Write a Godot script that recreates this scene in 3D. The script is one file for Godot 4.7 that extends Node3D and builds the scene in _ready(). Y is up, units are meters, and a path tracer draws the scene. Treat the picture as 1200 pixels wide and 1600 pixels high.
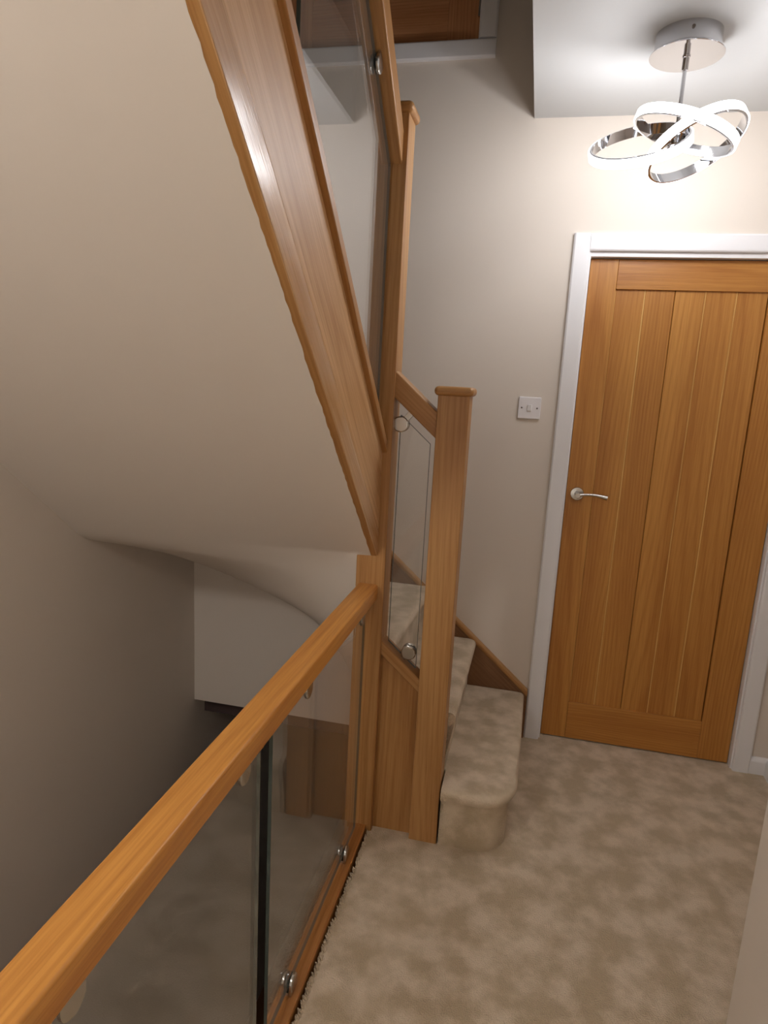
extends Node3D

# ------------------------------------------------------------------ mesh builder
class MB:
	var v := PackedVector3Array()
	var uv := PackedVector2Array()

	func tri(a: Vector3, b: Vector3, c: Vector3, ua := Vector2.ZERO, ub := Vector2.ZERO, uc := Vector2.ZERO) -> void:
		v.append(a); v.append(b); v.append(c)
		uv.append(ua); uv.append(ub); uv.append(uc)

	func quad(a: Vector3, b: Vector3, c: Vector3, d: Vector3, ua := Vector2.ZERO, ub := Vector2.ZERO, uc := Vector2.ZERO, ud := Vector2.ZERO) -> void:
		tri(a, b, c, ua, ub, uc)
		tri(a, c, d, ua, uc, ud)

	# triangles are kept counter-clockwise from outside; Godot wants them clockwise
	func mesh(crease := 38.0) -> ArrayMesh:
		var n := v.size() / 3
		var fn := PackedVector3Array()
		var near := {}
		for t in n:
			var f: Vector3 = (v[t * 3 + 1] - v[t * 3]).cross(v[t * 3 + 2] - v[t * 3])
			fn.append(f)
			for k in 3:
				var key := Vector3i((v[t * 3 + k] * 20000.0).round())
				if near.has(key):
					near[key].append(t)
				else:
					near[key] = [t]
		var lim := cos(deg_to_rad(crease))
		var pv := PackedVector3Array()
		var pn := PackedVector3Array()
		var pu := PackedVector2Array()
		for t in n:
			var own: Vector3 = fn[t].normalized()
			if fn[t].length() < 1e-14:
				continue
			for k in [0, 2, 1]:
				var s := Vector3.ZERO
				for o in near[Vector3i((v[t * 3 + k] * 20000.0).round())]:
					if fn[o].normalized().dot(own) >= lim:
						s += fn[o]
				pv.append(v[t * 3 + k]); pn.append(s.normalized() if s.length() > 0.0 else own); pu.append(uv[t * 3 + k])
		var a := []
		a.resize(Mesh.ARRAY_MAX)
		a[Mesh.ARRAY_VERTEX] = pv
		a[Mesh.ARRAY_NORMAL] = pn
		a[Mesh.ARRAY_TEX_UV] = pu
		var m := ArrayMesh.new()
		m.add_surface_from_arrays(Mesh.PRIMITIVE_TRIANGLES, a)
		return m

	# profile (counter-clockwise in right/up) carried from a to b; bevel shrinks both ends
	func sweep(p: PackedVector2Array, a: Vector3, b: Vector3, right: Vector3, up: Vector3, bevel := 0.0, off := Vector2.ZERO) -> void:
		var dir := b - a
		var flip := right.cross(up).dot(dir) < 0.0
		var c := Vector2.ZERO
		for q in p:
			c += q / p.size()
		var ext := 0.001
		for q in p:
			ext = maxf(ext, maxf(absf(q.x - c.x), absf(q.y - c.y)))
		var rings := []
		var at := [0.0, 1.0]
		if bevel > 0.0:
			var bl := bevel / dir.length()
			at = [0.0, bl, 1.0 - bl, 1.0]
		for i in at.size():
			var ring := PackedVector3Array()
			var small: bool = bevel > 0.0 and (i == 0 or i == at.size() - 1)
			for q in p:
				var d := q - c
				if small:
					d = Vector2(d.x - signf(d.x) * minf(bevel, absf(d.x)), d.y - signf(d.y) * minf(bevel, absf(d.y)))
				ring.append(a + dir * float(at[i]) + right * (c.x + d.x) + up * (c.y + d.y))
			rings.append(ring)
		var L := dir.length()
		var n := p.size()
		for i in at.size() - 1:
			var run := 0.0
			for k in n:
				var k2 := (k + 1) % n
				var step := p[k].distance_to(p[k2])
				var u0 := off.x + run / 0.5
				var u1 := off.x + (run + step) / 0.5
				var v0: float = off.y + float(at[i]) * L / 2.0
				var v1: float = off.y + float(at[i + 1]) * L / 2.0
				run += step
				var r0: PackedVector3Array = rings[i]
				var r1: PackedVector3Array = rings[i + 1]
				if flip:
					quad(r1[k], r1[k2], r0[k2], r0[k], Vector2(u0, v1), Vector2(u1, v1), Vector2(u1, v0), Vector2(u0, v0))
				else:
					quad(r0[k], r0[k2], r1[k2], r1[k], Vector2(u0, v0), Vector2(u1, v0), Vector2(u1, v1), Vector2(u0, v1))
		var ids := Geometry2D.triangulate_polygon(p)
		for e in [0, at.size() - 1]:
			var r: PackedVector3Array = rings[e]
			for t in ids.size() / 3:
				var i0 := ids[t * 3]
				var i1 := ids[t * 3 + 1]
				var i2 := ids[t * 3 + 2]
				var ccw := (p[i1] - p[i0]).cross(p[i2] - p[i0]) > 0.0
				var out_up: bool = (e != 0) != flip
				var w0 := p[i0] / 0.5 + off
				var w1 := p[i1] / 0.5 + off
				var w2 := p[i2] / 0.5 + off
				if ccw == out_up:
					tri(r[i0], r[i1], r[i2], w0, w1, w2)
				else:
					tri(r[i0], r[i2], r[i1], w0, w2, w1)

	func box(lo: Vector3, hi: Vector3, axis := 1, round_ := 0.0, off := Vector2.ZERO) -> void:
		var mid := (lo + hi) / 2.0
		var s := hi - lo
		var r := Vector3.RIGHT
		var u := Vector3.UP
		var w := s.x
		var h := s.y
		var d := Vector3(0, 0, 1)
		var len_ := s.z
		if axis == 1:
			r = Vector3(0, 0, 1); u = Vector3.RIGHT; d = Vector3.UP
			w = s.z; h = s.x; len_ = s.y
		elif axis == 0:
			r = Vector3.UP; u = Vector3(0, 0, 1); d = Vector3.RIGHT
			w = s.y; h = s.z; len_ = s.x
		sweep(MB.rrect(w, h, round_), mid - d * len_ / 2.0, mid + d * len_ / 2.0, r, u, round_ * 0.7, off)

	func lathe(prof: PackedVector2Array, at: Vector3, seg := 40, axis := Vector3.UP) -> void:   # (radius, height), bottom to top outside
		var r := axis.cross(Vector3(0.3, 0.1, 1)).normalized() if absf(axis.y) < 0.99 else Vector3.RIGHT
		var u := axis.cross(r).normalized()
		for i in prof.size() - 1:
			for k in seg:
				var a0 := TAU * k / seg
				var a1 := TAU * (k + 1) / seg
				var d0 := r * cos(a0) + u * sin(a0)
				var d1 := r * cos(a1) + u * sin(a1)
				var p := prof[i]
				var q := prof[i + 1]
				quad(at + d0 * p.x + axis * p.y, at + d1 * p.x + axis * p.y, at + d1 * q.x + axis * q.y, at + d0 * q.x + axis * q.y)

	func tube(pts: PackedVector3Array, rad: PackedFloat32Array, seg := 12, flat := 1.0, side := Vector3.UP) -> void:
		var rings := []
		for i in pts.size():
			var d := (pts[mini(i + 1, pts.size() - 1)] - pts[maxi(i - 1, 0)]).normalized()
			var r := d.cross(side).normalized()
			var u := r.cross(d).normalized()
			var ring := PackedVector3Array()
			for k in seg:
				var a := TAU * k / seg
				ring.append(pts[i] + (r * cos(a) + u * sin(a) * flat) * rad[i])
			rings.append(ring)
		for i in pts.size() - 1:
			for k in seg:
				var k2 := (k + 1) % seg
				quad(rings[i][k], rings[i + 1][k], rings[i + 1][k2], rings[i][k2])
		for k in seg - 2:
			tri(rings[0][0], rings[0][k + 1], rings[0][k + 2])
			var z: PackedVector3Array = rings[pts.size() - 1]
			tri(z[0], z[k + 2], z[k + 1])

	# flat ring of rectangular section: centre, axis, mean radius, radial thickness, height
	func hoop(c: Vector3, n: Vector3, r0: float, r1: float, h: float, seg := 96) -> void:
		var a := n.cross(Vector3(0.31, 0.2, 0.93)).normalized()
		var b := n.cross(a).normalized()
		var bv := minf(0.0015, (r1 - r0) * 0.3)
		var prof := [Vector2(r0, -h / 2), Vector2(r1 - bv, -h / 2), Vector2(r1, -h / 2 + bv), Vector2(r1, h / 2 - bv), Vector2(r1 - bv, h / 2), Vector2(r0, h / 2)]
		for k in seg:
			var d0 := a * cos(TAU * k / seg) + b * sin(TAU * k / seg)
			var d1 := a * cos(TAU * (k + 1) / seg) + b * sin(TAU * (k + 1) / seg)
			for i in prof.size():
				var p: Vector2 = prof[i]
				var q: Vector2 = prof[(i + 1) % prof.size()]
				quad(c + d0 * p.x + n * p.y, c + d1 * p.x + n * p.y, c + d1 * q.x + n * q.y, c + d0 * q.x + n * q.y)

	# carpeted step: plan outline (x, z) seen from above counter-clockwise in (x, -z); nose[i] tells that the edge i -> i+1 is a rounded nosing with a riser under it
	func step(poly: Array, nose: Array, y1: float, y0: float) -> void:
		var n := poly.size()
		var area := 0.0
		for i in n:
			var p: Vector2 = poly[i]
			var q: Vector2 = poly[(i + 1) % n]
			area += p.x * q.y - q.x * p.y
		var sgn := signf(area)
		var dirs := []
		for i in n:
			var e0: Vector2 = (poly[i] - poly[(i + n - 1) % n]).normalized()
			var e1: Vector2 = (poly[(i + 1) % n] - poly[i]).normalized()
			var n0 := Vector2(e0.y, -e0.x) * sgn
			var n1 := Vector2(e1.y, -e1.x) * sgn
			var f0: bool = nose[(i + n - 1) % n]
			var f1: bool = nose[i]
			if f0 and f1:
				dirs.append((n0 + n1).normalized() / maxf(0.5, sqrt((1 + n0.dot(n1)) / 2)))
			elif f0:
				dirs.append(n0)
			elif f1:
				dirs.append(n1)
			else:
				dirs.append(Vector2.ZERO)
		var prof := [Vector2(-0.034, y1 + 0.001), Vector2(-0.018, y1), Vector2(-0.009, y1 - 0.003), Vector2(-0.003, y1 - 0.009), Vector2(0, y1 - 0.017), Vector2(0, y1 - 0.026), Vector2(-0.004, y1 - 0.036), Vector2(-0.012, y1 - 0.043), Vector2(-0.022, y1 - 0.050), Vector2(-0.024, y1 - 0.07), Vector2(-0.024, y0)]
		var at := func(i: int, o: Vector2) -> Vector3:
			var p: Vector2 = poly[i] + dirs[i] * o.x
			return Vector3(p.x, o.y, p.y)
		for i in n:
			var k := (i + 1) % n
			var f: bool = nose[i]
			var cells := maxi(1, int((poly[i] as Vector2).distance_to(poly[k]) / 0.06)) if f else 1
			var list: Array = prof if f else [Vector2(-0.034, y1 + 0.001), Vector2(-0.034, y1 - 0.06)]
			for j in list.size() - 1:
				for s in cells:
					var t0 := float(s) / cells
					var t1 := float(s + 1) / cells
					var a: Vector3 = at.call(i, list[j]).lerp(at.call(k, list[j]), t0)
					var b: Vector3 = at.call(i, list[j]).lerp(at.call(k, list[j]), t1)
					var c: Vector3 = at.call(i, list[j + 1]).lerp(at.call(k, list[j + 1]), t1)
					var d: Vector3 = at.call(i, list[j + 1]).lerp(at.call(k, list[j + 1]), t0)
					if sgn > 0:
						quad(a, b, c, d)
					else:
						quad(b, a, d, c)
		for i in n:
			var f0: bool = nose[(i + n - 1) % n]
			var f1: bool = nose[i]
			if f0 != f1:
				var hub: Vector3 = at.call(i, Vector2(-0.034, y0))
				for j in prof.size() - 1:
					if (f1 and sgn > 0) or (f0 and sgn < 0):
						tri(hub, at.call(i, prof[j]), at.call(i, prof[j + 1]))
					else:
						tri(hub, at.call(i, prof[j + 1]), at.call(i, prof[j]))
		var flat := PackedVector2Array()
		for i in n:
			flat.append(poly[i] + dirs[i] * -0.034)
		var ids := Geometry2D.triangulate_polygon(flat)
		for t in ids.size() / 3:
			var a := flat[ids[t * 3]]
			var b := flat[ids[t * 3 + 1]]
			var c := flat[ids[t * 3 + 2]]
			if (b - a).cross(c - a) > 0.0:
				var w := b
				b = c
				c = w
			for lv in 2:
				var y := y1 + 0.001 - 0.061 * lv
				if lv == 0:
					tri(Vector3(a.x, y, a.y), Vector3(b.x, y, b.y), Vector3(c.x, y, c.y))
				else:
					tri(Vector3(a.x, y, a.y), Vector3(c.x, y, c.y), Vector3(b.x, y, b.y))

	# square slab with rounded rim, for newel caps
	func pillow(c: Vector3, w: float, h: float, r: float, off := Vector2.ZERO) -> void:
		var rings := []
		for k in 9:
			var a := -PI / 2 + PI * k / 8.0
			var ring := PackedVector3Array()
			for q in MB.rrect(w - 2 * r * (1 - cos(a)), w - 2 * r * (1 - cos(a)), 0.004 + r * 0.6 * cos(a), 3):
				ring.append(c + Vector3(q.x, sin(a) * (r if absf(sin(a)) < 1.0 else r) + (h / 2 - r) * signf(sin(a)), -q.y))
			rings.append(ring)
		for i in 8:
			for k in rings[0].size():
				var k2: int = (k + 1) % rings[0].size()
				var p := [rings[i][k], rings[i][k2], rings[i + 1][k2], rings[i + 1][k]]
				var t := []
				for q in p:
					t.append(Vector2((q.z - c.z + q.y - c.y) / 0.5, (q.x - c.x) / 2.0) + off)
				quad(p[0], p[1], p[2], p[3], t[0], t[1], t[2], t[3])
		for e in [0, 8]:
			var m: Vector3 = c + Vector3(0, h / 2 * (1 if e else -1), 0)
			for k in rings[e].size():
				var a: Vector3 = rings[e][k]
				var b: Vector3 = rings[e][(k + 1) % rings[e].size()]
				if e == 0:
					tri(m, b, a, off, Vector2(b.z - c.z, (b.x - c.x) / 4) * 2 + off, Vector2(a.z - c.z, (a.x - c.x) / 4) * 2 + off)
				else:
					tri(m, a, b, off, Vector2(a.z - c.z, (a.x - c.x) / 4) * 2 + off, Vector2(b.z - c.z, (b.x - c.x) / 4) * 2 + off)

	static func rrect(w: float, h: float, r: float, seg := 3) -> PackedVector2Array:
		var p := PackedVector2Array()
		if r <= 0.0:
			return PackedVector2Array([Vector2(-w / 2, -h / 2), Vector2(w / 2, -h / 2), Vector2(w / 2, h / 2), Vector2(-w / 2, h / 2)])
		for q in 4:
			var c := Vector2((w / 2 - r) * (1 if q == 0 or q == 3 else -1), (h / 2 - r) * (1 if q < 2 else -1))
			for k in seg + 1:
				var a := PI / 2 * q + PI / 2 * k / seg
				p.append(c + Vector2(cos(a), sin(a)) * r)
		return p


# ------------------------------------------------------------------ scene helpers
var used := {}

func numbered(called: String) -> String:
	used[called] = used.get(called, -1) + 1
	return called if used[called] == 0 else "%s_%03d" % [called, used[called]]

func tag(o: Node, label: String, category := "", group := "", kind := "") -> Node:
	o.set_meta("label", label)
	if category: o.set_meta("category", category)
	if group: o.set_meta("group", group)
	if kind: o.set_meta("kind", kind)
	return o

func thing(called: String, label: String, category: String, at := Vector3.ZERO, group := "", kind := "") -> Node3D:
	var o := Node3D.new()
	o.name = numbered(called)
	o.position = at
	add_child(o)
	tag(o, label, category, group, kind)
	return o

func obj(called: String, b: MB, m: Material, parent: Node3D = null, crease := 38.0) -> MeshInstance3D:
	var o := MeshInstance3D.new()
	o.mesh = b.mesh(crease)
	o.material_override = m
	o.cast_shadow = GeometryInstance3D.SHADOW_CASTING_SETTING_ON
	if parent:
		o.name = called
		parent.add_child(o, true)
	else:
		o.name = numbered(called)
		add_child(o)
	return o

func struct(called: String, b: MB, m: Material, label: String, category: String) -> MeshInstance3D:
	var o := obj(called, b, m)
	tag(o, label, category, "", "structure")
	return o

# ------------------------------------------------------------------ materials
var M := {}
var rnd := RandomNumberGenerator.new()

func noise(freq: float, sd: int, oct := 3) -> FastNoiseLite:
	var n := FastNoiseLite.new()
	n.noise_type = FastNoiseLite.TYPE_SIMPLEX_SMOOTH
	n.frequency = freq
	n.seed = sd
	n.fractal_octaves = oct
	return n

# oak: .5 m across by 2 m along the grain, blended at the edges so that it repeats
func oak_images() -> Array:
	var W := 384
	var H := 768
	var warp := noise(0.0032, 4, 3)
	var broad := noise(0.012, 11, 2)
	var fine := noise(0.09, 7, 2)
	var pore := noise(0.35, 21, 1)
	var im := Image.create(W, H, false, Image.FORMAT_RGB8)
	var hm := Image.create(W, H, false, Image.FORMAT_RGB8)
	var light := Color(1.0, 1.0, 1.0)
	var dark := Color(0.80, 0.71, 0.60)
	var val := func(x: float, y: float) -> Vector2:
		var u := x / W - 0.5 + warp.get_noise_2d(x * 0.9, y * 0.22) * 0.10
		var f := 46.0 * u * u + 5.0 * y / H + warp.get_noise_2d(x * 0.5 + 500, y * 0.3) * 1.6
		var ring := 0.5 + 0.5 * sin(TAU * f)
		var fi := fine.get_noise_2d(x * 1.5, y * 0.05)
		var po := pore.get_noise_2d(x * 2.2, y * 0.07)
		var t := 0.24 * pow(ring, 3.0) + 0.26 * (0.5 + fi) + 0.26 * maxf(0.0, po) + 0.45 * (0.5 + broad.get_noise_2d(x * 0.55 + 300, y * 0.035))
		return Vector2(t, po)
	for y in H:
		var by := clampf((y - (H - 96)) / 96.0, 0.0, 1.0)
		for x in W:
			var bx := clampf((x - (W - 48)) / 48.0, 0.0, 1.0)
			var a: Vector2 = val.call(x, y)
			if bx > 0.0:
				a = a.lerp(val.call(x - W, y), bx)
			if by > 0.0:
				var b: Vector2 = val.call(x, y - H)
				if bx > 0.0:
					b = b.lerp(val.call(x - W, y - H), bx)
				a = a.lerp(b, by)
			im.set_pixel(x, y, light.lerp(dark, clampf(a.x, 0.0, 1.0)))
			var h := clampf(0.75 - 0.5 * maxf(0.0, a.y) - 0.2 * a.x, 0.0, 1.0)
			hm.set_pixel(x, y, Color(h, h, h))
	return [ImageTexture.create_from_image(im), ImageTexture.create_from_image(hm)]

func plain(c: Color, rough: float, metal := 0.0, spec := 0.5) -> StandardMaterial3D:
	var m := StandardMaterial3D.new()
	m.albedo_color = c
	m.roughness = rough
	m.metallic = metal
	m.metallic_specular = spec
	return m

func ramp_noise(freq: float, sd: int, a: Color, b: Color, size := 512, oct := 4) -> NoiseTexture2D:
	var t := NoiseTexture2D.new()
	t.width = size
	t.height = size
	t.seamless = true
	t.noise = noise(freq, sd, oct)
	var g := Gradient.new()
	g.set_color(0, a)
	g.set_color(1, b)
	g.set_offset(0, 0.25)
	g.set_offset(1, 0.75)
	t.color_ramp = g
	return t

func world_map(m: StandardMaterial3D, scale: float) -> void:
	m.uv1_triplanar = true
	m.uv1_world_triplanar = true
	m.uv1_scale = Vector3.ONE * scale

func bump(m: StandardMaterial3D, freq: float, sd: int, strength: float, size := 512) -> void:
	var t := NoiseTexture2D.new()
	t.width = size
	t.height = size
	t.seamless = true
	t.as_normal_map = true
	t.bump_strength = 4.0
	t.noise = noise(freq, sd, 4)
	m.normal_enabled = true
	m.normal_texture = t
	m.normal_scale = strength

func oak(c: Color, rough: float, tex: Array, coat := 0.0) -> StandardMaterial3D:
	var m := plain(c, rough)
	m.albedo_texture = tex[0]
	m.heightmap_enabled = true
	m.heightmap_texture = tex[1]
	m.heightmap_scale = 0.03
	if coat > 0.0:
		m.clearcoat_enabled = true
		m.clearcoat = coat
		m.clearcoat_roughness = 0.28
	return m

func make_materials() -> void:
	var tex := oak_images()
	M.oak = oak(Color(0.745, 0.565, 0.355), 0.40, tex)
	M.oak_shaded = oak(Color(0.56, 0.41, 0.28), 0.45, tex)  # wall string only: its shade is put into a darker oak colour
	M.oak_cover = oak(Color(0.85, 0.695, 0.515), 0.44, tex)
	M.oak_lip = oak(Color(0.85, 0.70, 0.53), 0.24, tex)
	M.oak_hand = oak(Color(0.87, 0.62, 0.31), 0.36, tex)
	M.oak_door = oak(Color(0.79, 0.56, 0.27), 0.42, tex)
	M.oak_bead = oak(Color(0.92, 0.74, 0.45), 0.4, tex)
	M.oak_upper = oak(Color(0.86, 0.63, 0.45), 0.5, tex)
	M.oak_rail = oak(Color(0.76, 0.54, 0.30), 0.42, tex)
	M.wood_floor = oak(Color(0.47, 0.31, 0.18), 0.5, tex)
	M.wall = plain(Color(0.895, 0.855, 0.81), 0.85)
	world_map(M.wall, 1.2)
	bump(M.wall, 0.05, 3, 0.025)
	M.ceiling = plain(Color(0.79, 0.79, 0.785), 0.9)
	world_map(M.ceiling, 1.2)
	bump(M.ceiling, 0.05, 5, 0.02)
	M.white = plain(Color(0.94, 0.935, 0.94), 0.42)
	M.switch = plain(Color(0.93, 0.915, 0.92), 0.35)
	M.screw = plain(Color(0.45, 0.42, 0.40), 0.4, 0.8)
	M.carpet = plain(Color(1, 1, 1), 1.0, 0.0, 0.15)
	M.carpet.albedo_texture = ramp_noise(0.014, 9, Color(0.76, 0.685, 0.575), Color(0.88, 0.81, 0.715), 512, 5)
	world_map(M.carpet, 1.1)
	M.carpet.rim_enabled = true
	M.carpet.rim = 0.35
	M.carpet.rim_tint = 0.6
	var fine := NoiseTexture2D.new()
	fine.width = 512
	fine.height = 512
	fine.seamless = true
	fine.as_normal_map = true
	fine.bump_strength = 6.0
	fine.noise = noise(0.42, 31, 3)
	M.carpet.normal_enabled = true
	M.carpet.normal_texture = fine
	M.carpet.normal_scale = 0.5
	M.chrome = plain(Color(0.80, 0.80, 0.81), 0.07, 1.0)
	M.satin = plain(Color(0.76, 0.75, 0.73), 0.24, 1.0)
	M.led = plain(Color(1, 1, 1), 0.4)
	M.led.emission_enabled = true
	M.led.emission = Color(0.95, 0.97, 1.0)
	M.led.emission_energy_multiplier = 5.0
	M.frosted = plain(Color(0.9, 0.88, 0.84), 0.6)  # glowing pane of the unseen door behind the viewer
	M.frosted.emission_enabled = true
	M.frosted.emission = Color(1.0, 0.98, 0.955)
	M.frosted.emission_energy_multiplier = 0.35
	M.glass = plain(Color(0.93, 0.97, 0.95, 0.03), 0.0)
	M.glass.metallic_specular = 0.48
	M.glass.transparency = BaseMaterial3D.TRANSPARENCY_ALPHA
	M.glass_edge = plain(Color(0.30, 0.33, 0.31), 0.12)
	M.gasket = plain(Color(0.04, 0.04, 0.04), 0.7)
	M.dark = plain(Color(0.33, 0.27, 0.26), 0.9)  # lower hall surfaces, their shade put into the colour


# ------------------------------------------------------------------ camera, light, exposure
const S := 0.87          # slope of every flight: .21 rise on .24 going

func camera_and_light() -> void:
	var cam := Camera3D.new()
	cam.name = "camera"
	cam.position = Vector3(-0.147964, 1.483419, 2.721912)
	cam.rotation = Vector3(-0.196164, 0.215313, 0.0529925)
	cam.fov = 75.6045
	cam.near = 0.03
	cam.far = 60.0
	add_child(cam)
	cam.current = true
	var env := Environment.new()
	env.background_mode = Environment.BG_COLOR
	env.background_color = Color(0, 0, 0)
	env.tonemap_mode = Environment.TONE_MAPPER_LINEAR
	env.tonemap_exposure = 1.0
	env.sdfgi_enabled = true
	env.ssao_enabled = true
	env.ssil_enabled = true
	var we := WorldEnvironment.new()
	we.name = "environment"
	we.environment = env
	add_child(we)

var lamp_power := [0.36, 1.05]     # the fitting in view, and an unseen one that lights the soffit

var unseen_door_power := 0.25              # unseen lit door behind the viewer, lighting the soffit

# one fitting: rose on the ceiling, rod, hub, three tilted LED hoops
func ceiling_light(at: Vector3, label: String, power: float, tint: Color) -> void:
	var t := thing("ceiling_light", label, "ceiling light", at)
	var b := MB.new()
	b.lathe(PackedVector2Array([Vector2(0.0001, -0.055), Vector2(0.096, -0.055), Vector2(0.098, -0.0535), Vector2(0.098, -0.0525), Vector2(0.096, -0.051), Vector2(0.0885, -0.048), Vector2(0.087, -0.044), Vector2(0.087, 0.0), Vector2(0.0001, 0.0)]), Vector3.ZERO, 64)
	obj("rose", b, M.chrome, t)
	b = MB.new()
	b.lathe(PackedVector2Array([Vector2(0.0001, -0.003), Vector2(0.003, -0.0025), Vector2(0.004, 0), Vector2(0.0001, 0)]), Vector3(-0.004, -0.02, 0.089), 14, Vector3(0, 0, 1))
	b.lathe(PackedVector2Array([Vector2(0.0001, 0.004), Vector2(0.0045, 0.003), Vector2(0.0045, 0), Vector2(0.0001, 0)]), Vector3(-0.004, -0.02, 0.087), 14, Vector3(0, 0, 1))
	obj("screw", b, M.screw, t)
	b = MB.new()
	b.lathe(PackedVector2Array([Vector2(0.0001, -0.255), Vector2(0.0055, -0.255), Vector2(0.0055, -0.092), Vector2(0.0085, -0.090), Vector2(0.0085, -0.060), Vector2(0.0105, -0.058), Vector2(0.0105, -0.0545), Vector2(0.0001, -0.0545)]), Vector3.ZERO, 20)
	obj("rod", b, M.chrome, t)
	b = MB.new()
	b.lathe(PackedVector2Array([Vector2(0.0001, -0.285), Vector2(0.022, -0.285), Vector2(0.026, -0.281), Vector2(0.026, -0.257), Vector2(0.022, -0.253), Vector2(0.0001, -0.253)]), Vector3.ZERO, 28)
	obj("hub", b, M.chrome, t)
	var hoops := [
		[Vector3(-0.096, -0.279, 0.0), Vector3(-0.186, 0.811, 0.555), 0.1365],
		[Vector3(0.022, -0.245, 0.002), Vector3(0.314, 0.948, 0.054), 0.1415],
		[Vector3(0.053, -0.279, -0.004), Vector3(-0.408, 0.873, -0.267), 0.1365]]
	for h in hoops:
		var c: Vector3 = h[0]
		var n: Vector3 = (h[1] as Vector3).normalized()
		var r: float = h[2]
		b = MB.new()
		b.hoop(c, n, r - 0.006, r, 0.029)
		var band := obj("hoop", b, M.chrome, t)
		b = MB.new()
		b.hoop(c, n, r - 0.0005, r + 0.0045, 0.0255)
		obj("led_strip", b, M.led, band)
		var a := n.cross(Vector3(0.31, 0.2, 0.93)).normalized()
		var q := n.cross(a).normalized()
		for k in 8:
			var l := AreaLight3D.new()
			l.name = "led_glow"
			var o := a * cos(TAU * (k + 0.5) / 8) + q * sin(TAU * (k + 0.5) / 8)
			var face := (o + Vector3(0, -0.14, 0)).normalized()      # the domed diffuser throws a little more light downwards
			var side := n.cross(face).normalized() * -1.0
			l.transform = Transform3D(Basis(side * -1.0, face.cross(side).normalized() * -1.0, face * -1.0).orthonormalized(), c + o * (r + 0.012))
			if l.basis.determinant() < 0.0:
				l.basis.x = l.basis.x * -1.0
			l.area_size = Vector2(0.10, 0.024)
			l.area_normalize_energy = true
			l.light_color = tint
			l.light_energy = power * PI / 24.0
			l.area_range = 9.0
			l.area_attenuation = 2.0
			l.shadow_enabled = true
			t.add_child(l, true)

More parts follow.
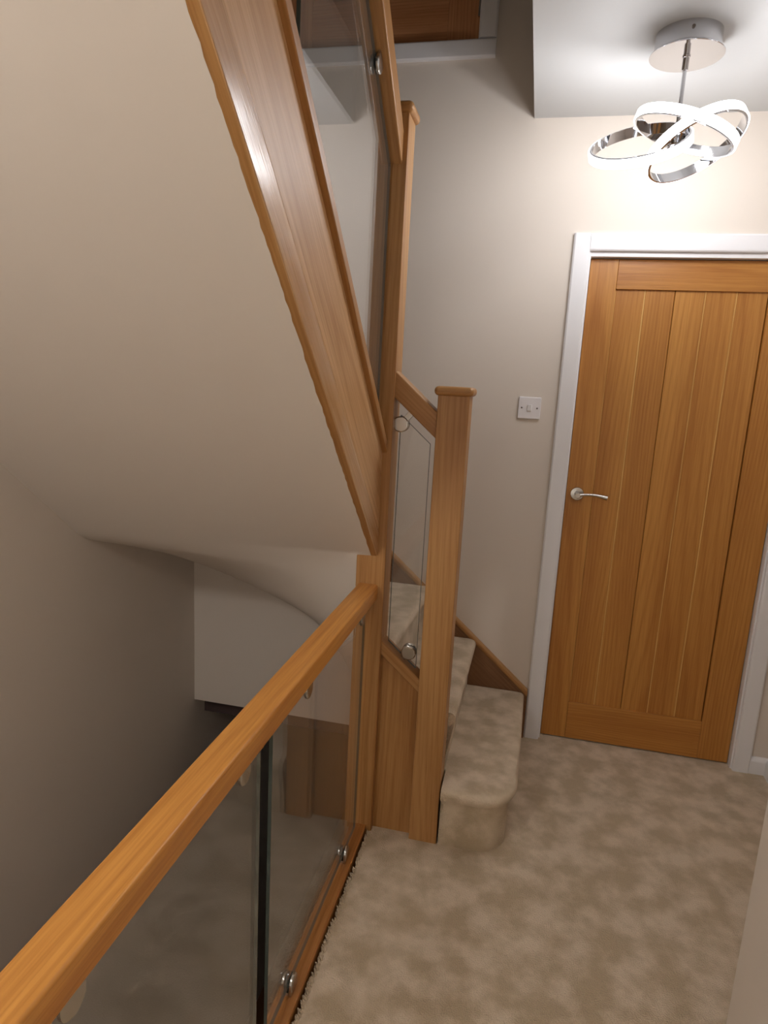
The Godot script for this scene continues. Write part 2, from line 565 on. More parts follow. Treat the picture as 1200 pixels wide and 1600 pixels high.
# ------------------------------------------------------------------ setting
func setting() -> void:
	var b := MB.new()
	b.box(Vector3(-0.562, -0.22, 0.0), Vector3(1.0, 0.0, 5.0))
	b.box(Vector3(-1.64, -0.22, 2.92), Vector3(-0.562, 0.0, 5.0))
	b.box(Vector3(0.0, -0.08, -0.1), Vector3(0.762, 0.0, 0.0))
	var fl := struct("floor", b, M.carpet, "beige pile carpet covering the landing in front of the oak door", "floor")
	# loose pile along the cut edge beside the base rail
	var tuft := MB.new()
	tuft.tube(PackedVector3Array([Vector3(0, -0.004, 0), Vector3(-0.001, 0.004, 0), Vector3(-0.004, 0.009, 0.001)]), PackedFloat32Array([0.0032, 0.0028, 0.0009]), 5, 1.0, Vector3(0, 0, 1))
	var mm := MultiMesh.new()
	mm.transform_format = MultiMesh.TRANSFORM_3D
	mm.mesh = tuft.mesh(80.0)
	mm.instance_count = 1100
	for k in 1100:
		var at := Vector3(-0.562 + rnd.randf_range(-0.003, 0.006), -0.001, rnd.randf_range(0.81, 2.5))
		mm.set_instance_transform(k, Transform3D(Basis(Vector3.UP, rnd.randf_range(-1.2, 1.2)).scaled(Vector3.ONE * rnd.randf_range(0.6, 1.25)), at))
	var pile := MultiMeshInstance3D.new()
	pile.name = "carpet_pile"
	pile.multimesh = mm
	pile.material_override = M.carpet
	pile.set_meta("kind", "stuff")
	fl.add_child(pile)
	# back wall with the doorway, bottom edge hanging over the lower hall
	b = MB.new()
	var B := -0.09
	b.box(Vector3(-1.74, B, -0.1), Vector3(-0.030, 2.73, 0.0))
	b.box(Vector3(-1.74, 2.73, -0.1), Vector3(-1.274, 5.0, 0.0))
	b.box(Vector3(-0.452, 2.73, -0.1), Vector3(-0.030, 5.0, 0.0))
	b.box(Vector3(-1.274, 4.74, -0.1), Vector3(-0.452, 5.0, 0.0))
	b.box(Vector3(-0.030, 2.005, -0.1), Vector3(0.792, 5.0, 0.0))
	b.box(Vector3(0.792, B, -0.1), Vector3(1.0, 5.0, 0.0))
	struct("wall_back", b, M.wall, "cream painted wall holding the oak door and the light switch", "wall")
	b = MB.new()
	b.box(Vector3(-1.74, -2.75, -3.0), Vector3(-1.64, 5.0, 5.0))
	struct("wall_left", b, M.wall, "cream wall along the far side of the stairwell", "wall")
	b = MB.new()
	b.box(Vector3(0.9, -0.22, 0.0), Vector3(1.0, 5.0, 5.0))
	struct("wall_right", b, M.wall, "cream side wall beside the right door casing, with white skirting", "wall")
	b = MB.new()
	b.box(Vector3(0.4, -0.22, 1.325), Vector3(0.9, 2.47, 5.0), 1, 0.003)
	struct("wall_near", b, M.wall, "cream wall corner standing forward at the right edge", "wall")
	b = MB.new()
	b.box(Vector3(-1.74, -2.75, 5.0), Vector3(1.0, 5.0, 5.1))
	struct("wall_rear", b, M.wall, "cream wall closing the landing behind the viewer", "wall")
	b = MB.new()
	b.box(Vector3(-0.254, 2.462, 0.0), Vector3(0.9, 2.73, 5.0))
	b.box(Vector3(-1.64, 2.462, 2.75), Vector3(-0.254, 2.73, 5.0))
	struct("ceiling", b, M.ceiling, "flat white ceiling over the landing that carries the hoop light", "ceiling")
	b = MB.new()
	b.box(Vector3(-1.74, 5.0, -0.1), Vector3(1.0, 5.1, 5.1))
	struct("ceiling", b, M.ceiling, "white ceiling high above the upper stairwell", "ceiling")
	# lower hall
	b = MB.new()
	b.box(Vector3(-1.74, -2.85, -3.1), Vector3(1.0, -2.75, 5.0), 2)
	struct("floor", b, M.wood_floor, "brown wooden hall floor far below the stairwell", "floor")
	b = MB.new()
	b.box(Vector3(-0.565, -2.75, 0.0), Vector3(-0.45, -0.20, 5.0))
	struct("wall_stairwell", b, M.wall, "wall under the landing edge inside the stairwell", "wall")
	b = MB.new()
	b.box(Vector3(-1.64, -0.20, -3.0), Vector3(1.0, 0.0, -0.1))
	struct("ceiling", b, M.dark, "lower hall ceiling edge under the back wall, coloured dark as in shade", "ceiling")
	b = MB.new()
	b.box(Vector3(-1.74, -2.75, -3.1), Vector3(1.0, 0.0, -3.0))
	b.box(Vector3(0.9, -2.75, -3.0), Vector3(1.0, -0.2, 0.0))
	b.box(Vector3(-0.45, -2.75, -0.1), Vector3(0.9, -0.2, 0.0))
	struct("wall_hall", b, M.dark, "walls of the unlit lower hall, coloured dark as in shade", "wall")
	unseen_lit_door()
	soffit()
	# skirting boards
	var prof := PackedVector2Array([Vector2(0, 0), Vector2(0.016, 0), Vector2(0.016, 0.052), Vector2(0.013, 0.060), Vector2(0.006, 0.068), Vector2(0, 0.07)])
	b = MB.new()
	b.sweep(prof, Vector3(0.9, 0.0, 0.0), Vector3(0.9, 0.0, 1.325), Vector3(-1, 0, 0), Vector3.UP)
	struct("baseboard_right", b, M.white, "white skirting board along the right side wall", "skirting board")
	b = MB.new()
	b.sweep(prof, Vector3(0.826, 0.0, 0.0), Vector3(0.9, 0.0, 0.0), Vector3(0, 0, 1), Vector3.UP)
	struct("baseboard_back", b, M.white, "short white skirting piece between door casing and side wall", "skirting board")

const PX := -0.602
const PZ := 0.754

func soffit_y(phi: float) -> float:       # height of the winding soffit; phi in degrees from the -x axis
	var xs := [-12.0, 0.0, 10.0, 20.0, 36.0, 48.6, 61.0, 67.0, 80.0, 92.0]
	var ys := [0.905, 0.880, 0.825, 0.762, 0.637, 0.565, 0.435, 0.381, 0.250, 0.130]
	for i in xs.size() - 1:
		if phi <= xs[i + 1]:
			var t: float = (phi - xs[i]) / (xs[i + 1] - xs[i])
			var m0: float = (ys[i + 1] - ys[maxi(i - 1, 0)]) / (xs[i + 1] - xs[maxi(i - 1, 0)])
			var m1: float = (ys[mini(i + 2, ys.size() - 1)] - ys[i]) / (xs[mini(i + 2, xs.size() - 1)] - xs[i])
			var d: float = xs[i + 1] - xs[i]
			return ys[i] * (1 + 2 * t) * (1 - t) * (1 - t) + m0 * d * t * (1 - t) * (1 - t) + ys[i + 1] * t * t * (3 - 2 * t) + m1 * d * t * t * (t - 1)
	return ys[-1]

func soffit_raw(x: float, z: float) -> float:
	if z >= PZ:
		return 0.876 + 0.036 * (x + 1.64) / 1.04 + S * (z - PZ)
	return soffit_y(rad_to_deg(atan2(PZ - z, maxf(PX - x, 0.0) if x < PX else -(x - PX))))

func soffit() -> void:
	var b := MB.new()
	var nx := 44
	var zs := PackedFloat32Array()
	var rag := noise(0.09, 77, 3)
	for k in 51:
		zs.append(k / 50.0)
	for k in 140:
		zs.append(1.0 + (k + 1) * 0.0125)
	var h := []
	for k in zs.size():
		var row := PackedFloat32Array()
		for i in nx + 1:
			var x := lerpf(-1.64, -0.56, float(i) / nx)
			if zs[k] >= 0.79:
				row.append(soffit_raw(x, zs[k]))
				continue
			var sum := 0.0
			var wt := 0.0
			for du in range(-2, 3):
				for dv in range(-2, 3):
					var w := exp(-(du * du + dv * dv) / 3.0)
					sum += w * soffit_raw(minf(x + du * 0.03, -0.54), zs[k] + dv * 0.03)
					wt += w
			row.append(sum / wt)
		h.append(row)
	for k in zs.size() - 1:
		for i in nx:
			var xa := lerpf(-1.64, -0.56, float(i) / nx)
			var xb := lerpf(-1.64, -0.56, float(i + 1) / nx)
			if zs[k + 1] > 0.71 and xa > -0.61:
				continue
			if zs[k + 1] > 0.71 and xb > -0.61:
				xb = -0.602
			var ja := 0.0
			var jb := 0.0
			if xb == -0.602:      # ragged edge of the plaster against the oak
				ja = 0.0028 * rag.get_noise_1d(zs[k] * 1000.0)
				jb = 0.0028 * rag.get_noise_1d(zs[k + 1] * 1000.0)
			var p00 := Vector3(xa, h[k][i], zs[k])
			var p10 := Vector3(xb + ja, h[k][i + 1], zs[k])
			var p11 := Vector3(xb + jb, h[k + 1][i + 1], zs[k + 1])
			var p01 := Vector3(xa, h[k + 1][i], zs[k + 1])
			var up := Vector3(0, 0.02, 0)
			b.quad(p00, p10, p11, p01)
			b.quad(p00 + up, p01 + up, p11 + up, p10 + up)
	struct("ceiling", b, M.wall, "sloping cream plaster soffit under the upper flight, curving round at the bottom", "stair soffit")

# ------------------------------------------------------------------ doors
func door(called: String, at: Vector3, label: String, sill: bool, wood: Material) -> Node3D:
	var t := thing(called, label, "door", at, "", "structure")
	var W := 0.762
	var H := 1.981
	var zf := -0.030            # front of the stiles
	var b := MB.new()
	b.box(Vector3(0.003, 0.006, zf - 0.04), Vector3(0.105, H - 0.003, zf), 1, 0.0015, Vector2(0.1, 0.2))
	obj("stile", b, wood, t)
	b = MB.new()
	b.box(Vector3(0.641, 0.006, zf - 0.04), Vector3(W - 0.003, H - 0.003, zf), 1, 0.0015, Vector2(0.63, 0.45))
	obj("stile", b, wood, t)
	b = MB.new()
	b.box(Vector3(0.1055, 1.870, zf - 0.04), Vector3(0.6405, H - 0.003, zf), 0, 0.0015, Vector2(0.3, 0.7))
	obj("top_rail", b, wood, t)
	b = MB.new()
	b.box(Vector3(0.1055, 0.006, zf - 0.04), Vector3(0.6405, 0.171, zf), 0, 0.0015, Vector2(0.77, 0.1))
	obj("bottom_rail", b, wood, t)
	for k in 5:
		b = MB.new()
		var x0 := 0.1055 + 0.107 * k
		var d := 0.0016
		var l := 0.0024 if k != 2 else 0.0010
		var r := 0.1046 if k != 1 else 0.1062
		var p := PackedVector2Array([Vector2(l, -0.016), Vector2(r, -0.016), Vector2(r, -d), Vector2(r - d, 0), Vector2(l + d, 0), Vector2(l, -d)])
		b.sweep(p, Vector3(x0, 0.171, zf - 0.009), Vector3(x0, 1.870, zf - 0.009), Vector3.RIGHT, Vector3(0, 0, 1), 0.0, Vector2(rnd.randf(), rnd.randf()))
		obj("plank", b, wood, t, 20.0)
		if k == 2:
			continue
		b = MB.new()
		b.box(Vector3(x0 - 0.0025, 0.171, zf - 0.024), Vector3(x0 + 0.0022, 1.870, zf - 0.0096), 1, 0.0, Vector2(rnd.randf(), rnd.randf()))
		obj("groove_bead", b, M.oak_bead, t)
	# lining and stop
	b = MB.new()
	b.box(Vector3(-0.030, 0.0, -0.1), Vector3(0.0, 2.004, 0.0), 1, 0.001)
	b.box(Vector3(W, 0.0, -0.1), Vector3(W + 0.030, 2.004, 0.0), 1, 0.001)
	b.box(Vector3(0.0, H, -0.1), Vector3(W, 2.004, 0.0), 0, 0.001)
	b.box(Vector3(0.0, 0.0, -0.1), Vector3(0.012, H, zf - 0.042), 1)
	b.box(Vector3(W - 0.012, 0.0, -0.1), Vector3(W, H, zf - 0.042), 1)
	b.box(Vector3(0.012, H - 0.012, -0.1), Vector3(W - 0.012, H, zf - 0.042), 0)
	obj("lining", b, M.white, t)
	var a0 := -0.006
	var wd := 0.062
	var ap := PackedVector2Array([Vector2(0, 0), Vector2(0.013, 0.0), Vector2(0.0165, 0.004), Vector2(0.018, 0.012), Vector2(0.018, wd - 0.006), Vector2(0.014, wd), Vector2(0, wd)])
	b = MB.new()
	var top := 1.999
	# left, right, head, mitred by overlap
	b.sweep(ap, Vector3(a0, 0.0, 0.0), Vector3(a0, top + wd, 0.0), Vector3(0, 0, 1), Vector3(-1, 0, 0))
	obj("architrave", b, M.white, t, 30.0)
	b = MB.new()
	b.sweep(ap, Vector3(W - a0, 0.0, 0.0), Vector3(W - a0, top + wd, 0.0), Vector3(0, 0, 1), Vector3(1, 0, 0))
	obj("architrave", b, M.white, t, 30.0)
	b = MB.new()
	b.sweep(ap, Vector3(a0 - 0.001, top, 0.0), Vector3(W - a0 + 0.001, top, 0.0), Vector3(0, 0, 1), Vector3.UP)
	obj("architrave", b, M.white, t, 30.0)
	if sill:
		b = MB.new()
		b.sweep(ap, Vector3(a0 - wd, -0.004, 0.0), Vector3(W - a0 + wd, -0.004, 0.0), Vector3(0, 0, 1), Vector3(0, -1, 0))
		obj("architrave", b, M.white, t, 30.0)
	return t

func doors() -> void:
	var t := door("door_1", Vector3.ZERO, "oak door of five vertical planks in a white casing, with chrome lever", false, M.oak_door)
	var b := MB.new()
	var hc := Vector3(0.046, 1.076, -0.030)
	var zz := Vector3(0, 0, 1)
	b.lathe(PackedVector2Array([Vector2(0.0001, 0.0), Vector2(0.027, 0.0), Vector2(0.027, 0.006), Vector2(0.025, 0.009), Vector2(0.011, 0.010), Vector2(0.0095, 0.014), Vector2(0.0095, 0.044), Vector2(0.0115, 0.048), Vector2(0.0115, 0.058), Vector2(0.009, 0.061), Vector2(0.0001, 0.061)]), hc, 32, zz)
	# the lathe above lists the profile base first, so turn it inside out
	var fl := MB.new()
	for k in b.v.size() / 3:
		fl.tri(b.v[k * 3], b.v[k * 3 + 1], b.v[k * 3 + 2])
	var h := obj("door_handle", fl, M.satin, t)
	h.set_meta("label", "chrome lever handle")
	b = MB.new()
	var p := PackedVector3Array()
	var r := PackedFloat32Array()
	for k in 15:
		var s := k / 14.0
		p.append(hc + Vector3(0.004 + 0.108 * s, 0.002 + 0.006 * sin(s * PI) - 0.003 * s, 0.053 - 0.002 * s))
		r.append(lerpf(0.0085, 0.0065, sin(s * PI)) + 0.004 * s * s)
	b.tube(p, r, 12, 0.8)
	obj("lever", b, M.satin, h)
	var u := door("door_2", Vector3(-1.244, 2.735, 0.0), "small brown oak cupboard door in a white frame high above the stairs", true, M.oak_upper)
	b = MB.new()
	for y in [0.085, 1.6]:
		b.lathe(PackedVector2Array([Vector2(0.0001, 0.0), Vector2(0.006, 0.0), Vector2(0.006, 0.09), Vector2(0.0001, 0.09)]), Vector3(0.758, y, -0.022), 14)
	obj("hinge", b, M.satin, u)

# unseen glowing door panel behind the viewer, placed to light soffit and stairwell
func unseen_lit_door() -> void:
	var t := thing("door_3", "unseen glowing door panel behind the viewer, placed to light the soffit and stairwell walls", "door", Vector3(-0.98, 0.0, 5.0), "", "structure")
	var b := MB.new()
	for x in [0.0, 0.80]:
		b.box(Vector3(x, 0.0, -0.03), Vector3(x + 0.08, 2.02, 0.0), 1, 0.002)
	for y in [0.0, 1.94]:
		b.box(Vector3(0.08, y, -0.03), Vector3(0.80, y + 0.08, 0.0), 0, 0.002)
	obj("frame", b, M.white, t)
	b = MB.new()
	b.box(Vector3(0.08, 0.08, -0.018), Vector3(0.80, 1.94, -0.010))
	obj("unseen_lit_pane", b, M.frosted, t)
	var l := AreaLight3D.new()
	l.name = "unseen_door_glow"
	l.position = Vector3(0.44, 1.01, -0.022)
	l.area_size = Vector2(0.72, 1.86)
	l.area_normalize_energy = true
	l.light_color = Color(1.0, 0.99, 0.975)
	l.light_energy = unseen_door_power
	l.area_range = 9.0
	l.area_attenuation = 2.0
	l.shadow_enabled = true
	t.add_child(l)

# ------------------------------------------------------------------ newels, rails, staircase
func newel(lo: Vector3, hi_y: float, cap: Array, label: String, off: Vector2) -> void:
	var t := thing("newel_post", label, "newel post", Vector3(lo.x + 0.046, lo.y, lo.z + 0.046))
	var b := MB.new()
	b.sweep(MB.rrect(0.092, 0.092, 0.003), Vector3.ZERO, Vector3(0, hi_y - lo.y, 0), Vector3(0, 0, 1), Vector3.RIGHT, 0.0, off)
	obj("post", b, M.oak, t)
	b = MB.new()
	var w: float = cap[0]
	var h: float = cap[1]
	var y := hi_y - lo.y
	b.pillow(Vector3(0, y + h / 2, 0), w, h, h * 0.45, off)
	obj("cap", b, M.oak, t)

func newels() -> void:
	newel(Vector3(-0.427, -0.002, 0.708), 1.450, [0.114, 0.027], "short oak newel post with a rounded cap at the foot of the stairs", Vector2(0.12, 0.35))
	newel(Vector3(-0.648, -0.42, 0.708), 2.198, [0.116, 0.030], "tall oak newel post where the stairs turn up over the stairwell", Vector2(0.55, 0.1))

func staircase() -> void:
	var t := thing("staircase", "oak staircase with beige carpeted steps turning up over the stairwell", "staircase")
	var b := MB.new()
	# outer string of the upper flight: board, flush lip below, slightly recessed facing, cap
	var zt := 2.75
	var yb := 0.952
	var dz := zt - 0.80
	b.sweep(PackedVector2Array([Vector2(-0.619, 0.0), Vector2(-0.5855, 0.0), Vector2(-0.5855, 0.33), Vector2(-0.619, 0.33)]), Vector3(0, yb, 0.80), Vector3(0, yb + S * dz, zt), Vector3.RIGHT, Vector3.UP, 0.0, Vector2(0.1, 0.1))
	obj("string_board", b, M.oak, t)
	b = MB.new()
	b.sweep(PackedVector2Array([Vector2(-0.5855, 0.0), Vector2(-0.5835, 0.0), Vector2(-0.582, 0.003), Vector2(-0.582, 0.080), Vector2(-0.5835, 0.084), Vector2(-0.5855, 0.084)]), Vector3(0, yb, 0.80), Vector3(0, yb + S * dz, zt), Vector3.RIGHT, Vector3.UP, 0.0, Vector2(0.45, 0.6))
	obj("string_lip", b, M.oak_lip, t)
	b = MB.new()
	b.sweep(PackedVector2Array([Vector2(-0.5855, 0.0845), Vector2(-0.584, 0.0845), Vector2(-0.583, 0.087), Vector2(-0.583, 0.326), Vector2(-0.5855, 0.326)]), Vector3(0, yb, 0.80), Vector3(0, yb + S * dz, zt), Vector3.RIGHT, Vector3.UP, 0.0, Vector2(0.22, 0.37))
	obj("string_facing", b, M.oak_cover, t)
	b = MB.new()
	b.sweep(MB.rrect(0.066, 0.036, 0.004), Vector3(-0.602, 1.290, 0.80), Vector3(-0.602, 1.290 + S * dz, zt), Vector3.RIGHT, Vector3.UP, 0.0, Vector2(0.66, 0.9))
	obj("string_cap", b, M.oak, t)
	# string panel between the newels
	b = MB.new()
	var yl := 0.605 + S * 0.056
	var yr := 0.605 - S * 0.073
	b.sweep(PackedVector2Array([Vector2(-0.556, 0.0), Vector2(-0.427, 0.0), Vector2(-0.427, yr), Vector2(-0.556, yl)]), Vector3(0, 0, 0.740), Vector3(0, 0, 0.772), Vector3.RIGHT, Vector3.UP)
	# grain runs upright on this board
	for i in b.uv.size():
		b.uv[i] = Vector2(b.v[i].x / 0.5 + 0.3, b.v[i].y / 2.0 + 0.15)
	obj("string_panel", b, M.oak, t)
	b = MB.new()
	b.sweep(MB.rrect(0.062, 0.046, 0.004), Vector3(-0.556, 0.602 + S * 0.056, PZ + 0.004), Vector3(-0.427, 0.602 - S * 0.073, PZ + 0.004), Vector3(0, 0, 1), Vector3.UP, 0.0, Vector2(0.9, 0.4))
	obj("string_cap", b, M.oak, t)
	# wall string with its moulded top edge
	b = MB.new()
	var yw := func(x: float) -> float: return 0.574 - 0.870 * (x + 0.5)
	b.sweep(PackedVector2Array([Vector2(-1.05, yw.call(-1.05) - 0.40), Vector2(-0.60, 0.0), Vector2(-0.071, 0.0), Vector2(-0.071, 0.196), Vector2(-1.05, yw.call(-1.05))]), Vector3(0, 0, 0.0005), Vector3(0, 0, 0.026), Vector3.RIGHT, Vector3.UP)
	for i in b.uv.size():
		b.uv[i] = Vector2((b.v[i].y + 0.888 * b.v[i].x) * 0.75 / 0.5, (b.v[i].x - 0.888 * b.v[i].y) * 0.75 / 2.0)
	obj("wall_string", b, M.oak_shaded, t)
	b = MB.new()
	b.sweep(PackedVector2Array([Vector2(0.0005, -0.006), Vector2(0.030, -0.006), Vector2(0.033, 0.002), Vector2(0.032, 0.012), Vector2(0.026, 0.017), Vector2(0.0005, 0.017)]), Vector3(-1.05, yw.call(-1.05), 0), Vector3(-0.071, yw.call(-0.071) - 0.0, 0), Vector3(0, 0, 1), Vector3.UP, 0.0, Vector2(0.5, 0.8))
	obj("wall_string_cap", b, M.oak, t)
	# carpeted steps
	var R := 0.21
	var poly := [Vector2(-0.40, 0.030), Vector2(-0.084, 0.030), Vector2(-0.086, 0.36), Vector2(-0.092, 0.69)]
	var nose := [false, true, true, true]
	for k in range(1, 10):
		var a := PI / 2 * k / 9.0
		poly.append(Vector2(-0.212 + 0.120 * cos(a), 0.69 + 0.132 * sin(a)))
		nose.append(true)
	poly += [Vector2(-0.330, 0.822), Vector2(-0.330, 0.70), Vector2(-0.40, 0.70)]
	nose += [false, false, false]
	b = MB.new()
	b.step(poly, nose, R, 0.0)
	obj("carpeted_step", b, M.carpet, t, 60.0)
	b = MB.new()
	b.step([Vector2(-0.62, 0.030), Vector2(-0.304, 0.030), Vector2(-0.311, 0.703), Vector2(-0.40, 0.703), Vector2(-0.432, 0.703), Vector2(-0.432, 0.755), Vector2(-0.552, 0.755), Vector2(-0.552, 0.703), Vector2(-0.62, 0.703)], [false, true, false, false, false, false, false, false, false], 2 * R, R)
	obj("carpeted_step", b, M.carpet, t, 60.0)
	b = MB.new()
	b.step([Vector2(-1.06, 0.030), Vector2(-0.512, 0.030), Vector2(-0.535, 0.703), Vector2(-0.64, 0.703)], [false, true, false, false], 3 * R, 2 * R)
	obj("carpeted_step", b, M.carpet, t, 60.0)
	b = MB.new()
	b.step([Vector2(-1.605, 0.12), Vector2(-1.605, 0.030), Vector2(-1.0, 0.030), Vector2(-0.622, 0.703), Vector2(-0.66, 0.715)], [false, false, true, false, false], 4 * R, 3 * R)
	obj("carpeted_step", b, M.carpet, t, 60.0)
	b = MB.new()
	b.step([Vector2(-1.605, 0.82), Vector2(-1.605, 0.155), Vector2(-0.652, 0.712), Vector2(-0.652, 0.82)], [false, true, false, false], 5 * R, 4 * R)
	obj("carpeted_step", b, M.carpet, t, 60.0)
	for k in range(6, 13):
		var z0 := 0.776 + 0.24 * (k - 6) + (0.03 if k == 6 else 0.0)
		var z2 := 0.80 + 0.24 * (k - 5) + 0.03
		b = MB.new()
		b.step([Vector2(-0.621, z2), Vector2(-1.638, z2), Vector2(-1.638, z0), Vector2(-0.621, z0)], [false, false, true, false], k * R, (k - 1) * R + 0.001)
		obj("carpeted_step", b, M.carpet, t, 60.0)
	# unseen lower flight; bare brown treads keep the stairwell dark
	var w := thing("staircase", "unseen lower flight with bare brown treads that keep the stairwell dark", "staircase")
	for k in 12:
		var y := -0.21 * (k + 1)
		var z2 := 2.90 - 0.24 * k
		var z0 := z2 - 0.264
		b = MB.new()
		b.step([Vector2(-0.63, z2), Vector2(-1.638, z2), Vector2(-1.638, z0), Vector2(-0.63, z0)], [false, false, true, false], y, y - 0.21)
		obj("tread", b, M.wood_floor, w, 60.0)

# ------------------------------------------------------------------ glass and its clamps
func pane(corners: PackedVector2Array, a: Vector3, right: Vector3, up: Vector3, thick: Vector3, owner_: Node3D, label := "") -> void:
	var b := MB.new()
	b.sweep(corners, -thick / 2, thick / 2, right, up)
	var t := obj("glass_panel", b, M.glass, owner_)
	t.position = a
	if label: t.set_meta("label", label)
	b = MB.new()
	var n := corners.size()
	var c := Vector2.ZERO
	for q in corners:
		c += q / n
	for k in n:
		var p := corners[k]
		var q := corners[(k + 1) % n]
		var o := Vector2((q - p).y, -(q - p).x).normalized() * 0.0012
		if o.dot((p + q) / 2 - c) < 0:
			o = -o
		var w := PackedVector2Array([p, p + o, q + o, q])
		if (w[1] - w[0]).cross(w[2] - w[0]) < 0:
			w = PackedVector2Array([q, q + o, p + o, p])
		b.sweep(w, -thick * 0.46, thick * 0.46, right, up)
	obj("polished_edge", b, M.glass_edge, t)

# D-shaped clamp gripping the glass: foot on the rail at `at`, pointing along `out`, the glass lying across `across`
func clamp_at(at: Vector3, out: Vector3, along: Vector3, owner_: Node3D, neck := 0.0, screw := false) -> void:
	var across := out.cross(along).normalized()
	var up := out * neck
	var p := PackedVector2Array([Vector2(-0.021, 0.0), Vector2(0.021, 0.0), Vector2(0.021, 0.024)])
	for k in range(1, 12):
		var a := PI * k / 12.0
		p.append(Vector2(0.021 * cos(a), 0.024 + 0.021 * sin(a)))
	p.append(Vector2(-0.021, 0.024))
	if neck > 0.0:
		p = PackedVector2Array()
		for k in 28:
			p.append(Vector2(0.024 * cos(TAU * k / 28), 0.024 + 0.024 * sin(TAU * k / 28)))
	var b := MB.new()
	for s in [-1.0, 1.0]:
		b.sweep(p, across * (s * 0.0055) + up, across * (s * 0.0145) + up, along, out, 0.0022)
	b.sweep(MB.rrect(0.036 if neck == 0.0 else 0.018, 0.011 if neck == 0.0 else 0.020, 0.001), Vector3.ZERO, out * (0.008 + neck), along, across)
	var t := obj("glass_clamp", b, M.satin, owner_)
	t.position = at
	if not screw:
		return
	b = MB.new()
	b.lathe(PackedVector2Array([Vector2(0.0001, 0.0), Vector2(0.0045, 0.0), Vector2(0.0045, 0.0012), Vector2(0.0025, 0.002), Vector2(0.0001, 0.0012)]), across * 0.0142 + out * 0.022, 12, across)
	obj("screw", b, M.screw, t)

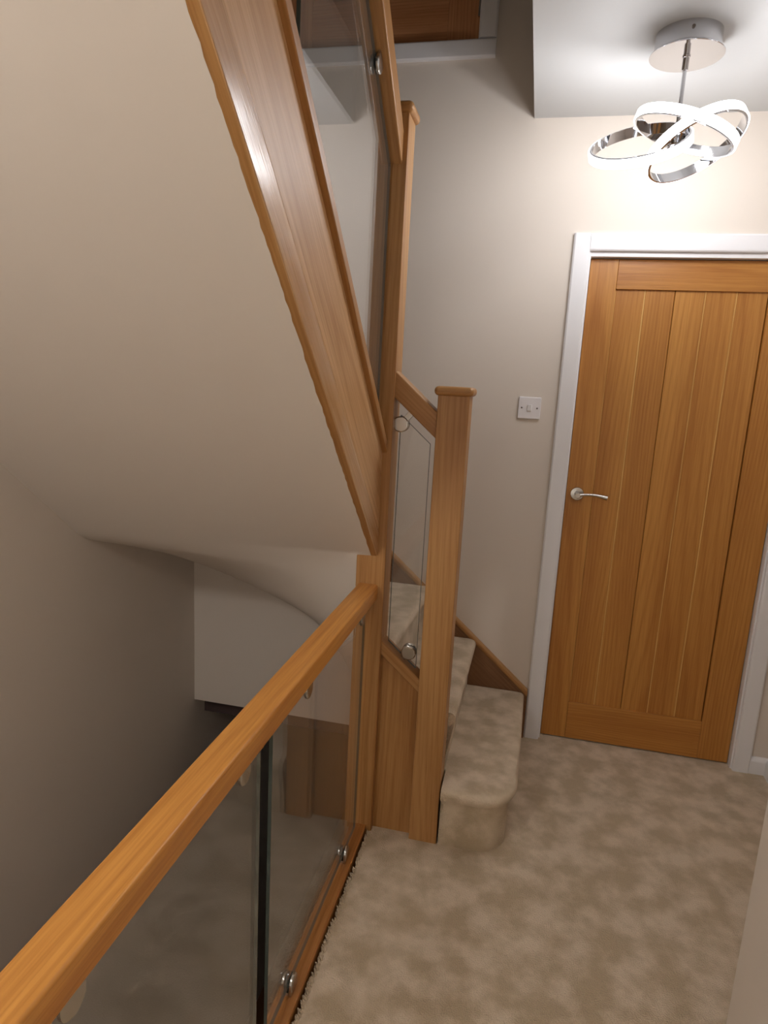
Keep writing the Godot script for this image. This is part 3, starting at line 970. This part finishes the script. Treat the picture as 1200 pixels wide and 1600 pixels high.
func balustrades() -> void:
	var zt := Vector3(0, 0, 1)
	var thin := Vector3(0.008, 0, 0)
	# level balustrade along the landing edge
	var t := thing("glass_balustrade", "level oak and glass balustrade along the landing carpet edge", "balustrade")
	var b := MB.new()
	b.sweep(MB.rrect(0.062, 0.050, 0.006), Vector3(-0.607, 0.836, 0.80), Vector3(-0.607, 0.836, 2.92), Vector3.RIGHT, Vector3.UP, 0.0, Vector2(0.2, 0.63))
	obj("handrail", b, M.oak_hand, t)
	b = MB.new()
	b.sweep(MB.rrect(0.054, 0.020, 0.003), Vector3(-0.600, 0.010, 0.80), Vector3(-0.600, 0.010, 2.92), Vector3.RIGHT, Vector3.UP, 0.0, Vector2(0.85, 0.3))
	b.box(Vector3(-0.627, -0.22, 0.80), Vector3(-0.575, -0.0005, 2.92), 2, 0.0, Vector2(0.3, 0.1))
	obj("base_rail", b, M.oak_rail, t)
	for s in [[0.85, 1.588], [1.650, 2.40]]:
		var z0: float = s[0]
		var z1: float = s[1]
		pane(PackedVector2Array([Vector2(0, 0.042), Vector2(z1 - z0, 0.042), Vector2(z1 - z0, 0.782), Vector2(0, 0.782)]), Vector3(-0.602, 0, z0), zt, Vector3.UP, thin, t)
	for z in [0.915, 1.395, 1.737, 2.190]:
		clamp_at(Vector3(-0.602, 0.811, z), Vector3.DOWN, zt, t)
	for z in [0.977, 1.441, 1.80, 2.25]:
		clamp_at(Vector3(-0.602, 0.020, z), Vector3.UP, zt, t)
	# between the newels
	t = thing("glass_balustrade", "short sloping oak handrail and narrow glass panel between the two newel posts", "balustrade")
	b = MB.new()
	var yc := 1.425
	b.sweep(MB.rrect(0.062, 0.078, 0.006), Vector3(-0.556, yc + S * 0.056, PZ + 0.003), Vector3(-0.427, yc - S * 0.073, PZ + 0.003), Vector3(0, 0, 1), Vector3.UP, 0.0, Vector2(0.7, 0.2))
	obj("handrail", b, M.oak, t)
	var x0 := -0.540
	var x1 := -0.447
	var yb := func(x: float) -> float: return 0.632 - S * (x + 0.5)
	var yt := func(x: float) -> float: return 1.350 - S * (x + 0.5)
	pane(PackedVector2Array([Vector2(0, yb.call(x0)), Vector2(x1 - x0, yb.call(x1)), Vector2(x1 - x0, yt.call(x1)), Vector2(0, yt.call(x0))]), Vector3(x0, 0, 0.757), Vector3.RIGHT, Vector3.UP, Vector3(0, 0, 0.008), t)
	var al := Vector3(1, -S, 0).normalized()
	var pu := Vector3(S, 1, 0).normalized()
	clamp_at(Vector3(-0.508, 1.386 + S * 0.008, 0.757), -pu, al, t, 0.022)
	clamp_at(Vector3(-0.490, 0.625 - S * 0.010, 0.757), pu, al, t, 0.004)
	# upper flight
	t = thing("glass_balustrade", "steep oak handrail and glass rising overhead above the upper stair string", "balustrade")
	b = MB.new()
	b.sweep(MB.rrect(0.066, 0.086, 0.006), Vector3(-0.602, 2.113, 0.80), Vector3(-0.602, 2.113 + S * 1.9, 2.70), Vector3.RIGHT, Vector3.UP, 0.0, Vector2(0.4, 0.5))
	obj("handrail", b, M.oak, t)
	for s in [[0.812, 1.532], [1.60, 2.35]]:
		var z0: float = s[0]
		var L: float = s[1] - z0
		var lo := 1.345 + S * (z0 - 0.8)
		var hi := 2.050 + S * (z0 - 0.8)
		pane(PackedVector2Array([Vector2(0, lo), Vector2(L, lo + S * L), Vector2(L, hi + S * L), Vector2(0, hi)]), Vector3(-0.602, 0, z0), zt, Vector3.UP, thin, t)
	var ul := Vector3(0, S, 1).normalized()
	var un := Vector3(0, 1, -S).normalized()
	clamp_at(Vector3(-0.602, 2.070 + S * 0.20, 1.00), -un, ul, t)
	clamp_at(Vector3(-0.602, 1.306 + S * 0.085, 0.885), un, ul, t, 0.0, true)
	clamp_at(Vector3(-0.602, 1.306 + S * 0.53, 1.33), un, ul, t, 0.0, true)

func light_switch() -> void:
	var t := thing("light_switch", "white single light switch on the cream wall left of the door casing", "light switch", Vector3(-0.174, 1.407, 0.0))
	var b := MB.new()
	b.sweep(MB.rrect(0.088, 0.086, 0.004), Vector3.ZERO, Vector3(0, 0, 0.009), Vector3.RIGHT, Vector3.UP, 0.0025)
	obj("plate", b, M.switch, t)
	b = MB.new()
	b.sweep(MB.rrect(0.017, 0.026, 0.002), Vector3(0, 0, 0.008), Vector3(0, 0.001, 0.0135), Vector3.RIGHT, Vector3(0, 0.99, 0.12), 0.001)
	obj("rocker", b, M.white, t)
	for x in [-0.030, 0.030]:
		b = MB.new()
		b.lathe(PackedVector2Array([Vector2(0.0001, 0.0), Vector2(0.0034, 0.0), Vector2(0.0034, 0.0010), Vector2(0.0001, 0.0014)]), Vector3(x, 0, 0.0088), 12, Vector3(0, 0, 1))
		obj("screw", b, M.screw, t)


func _ready() -> void:
	rnd.seed = 7
	camera_and_light()
	make_materials()
	setting()
	doors()
	staircase()
	newels()
	balustrades()
	light_switch()
	ceiling_light(Vector3(0.167, 2.462, 0.555), "chrome ceiling light with three glowing interlaced hoops in front of the door", lamp_power[0], Color(0.985, 0.985, 1.0))
	ceiling_light(Vector3(-1.25, 2.462, 3.2), "unseen hoop ceiling light out of view behind the viewer, placed to light the stair soffit", lamp_power[1], Color(1.0, 0.99, 0.975))  # out of view, placed to light the soffit and left side
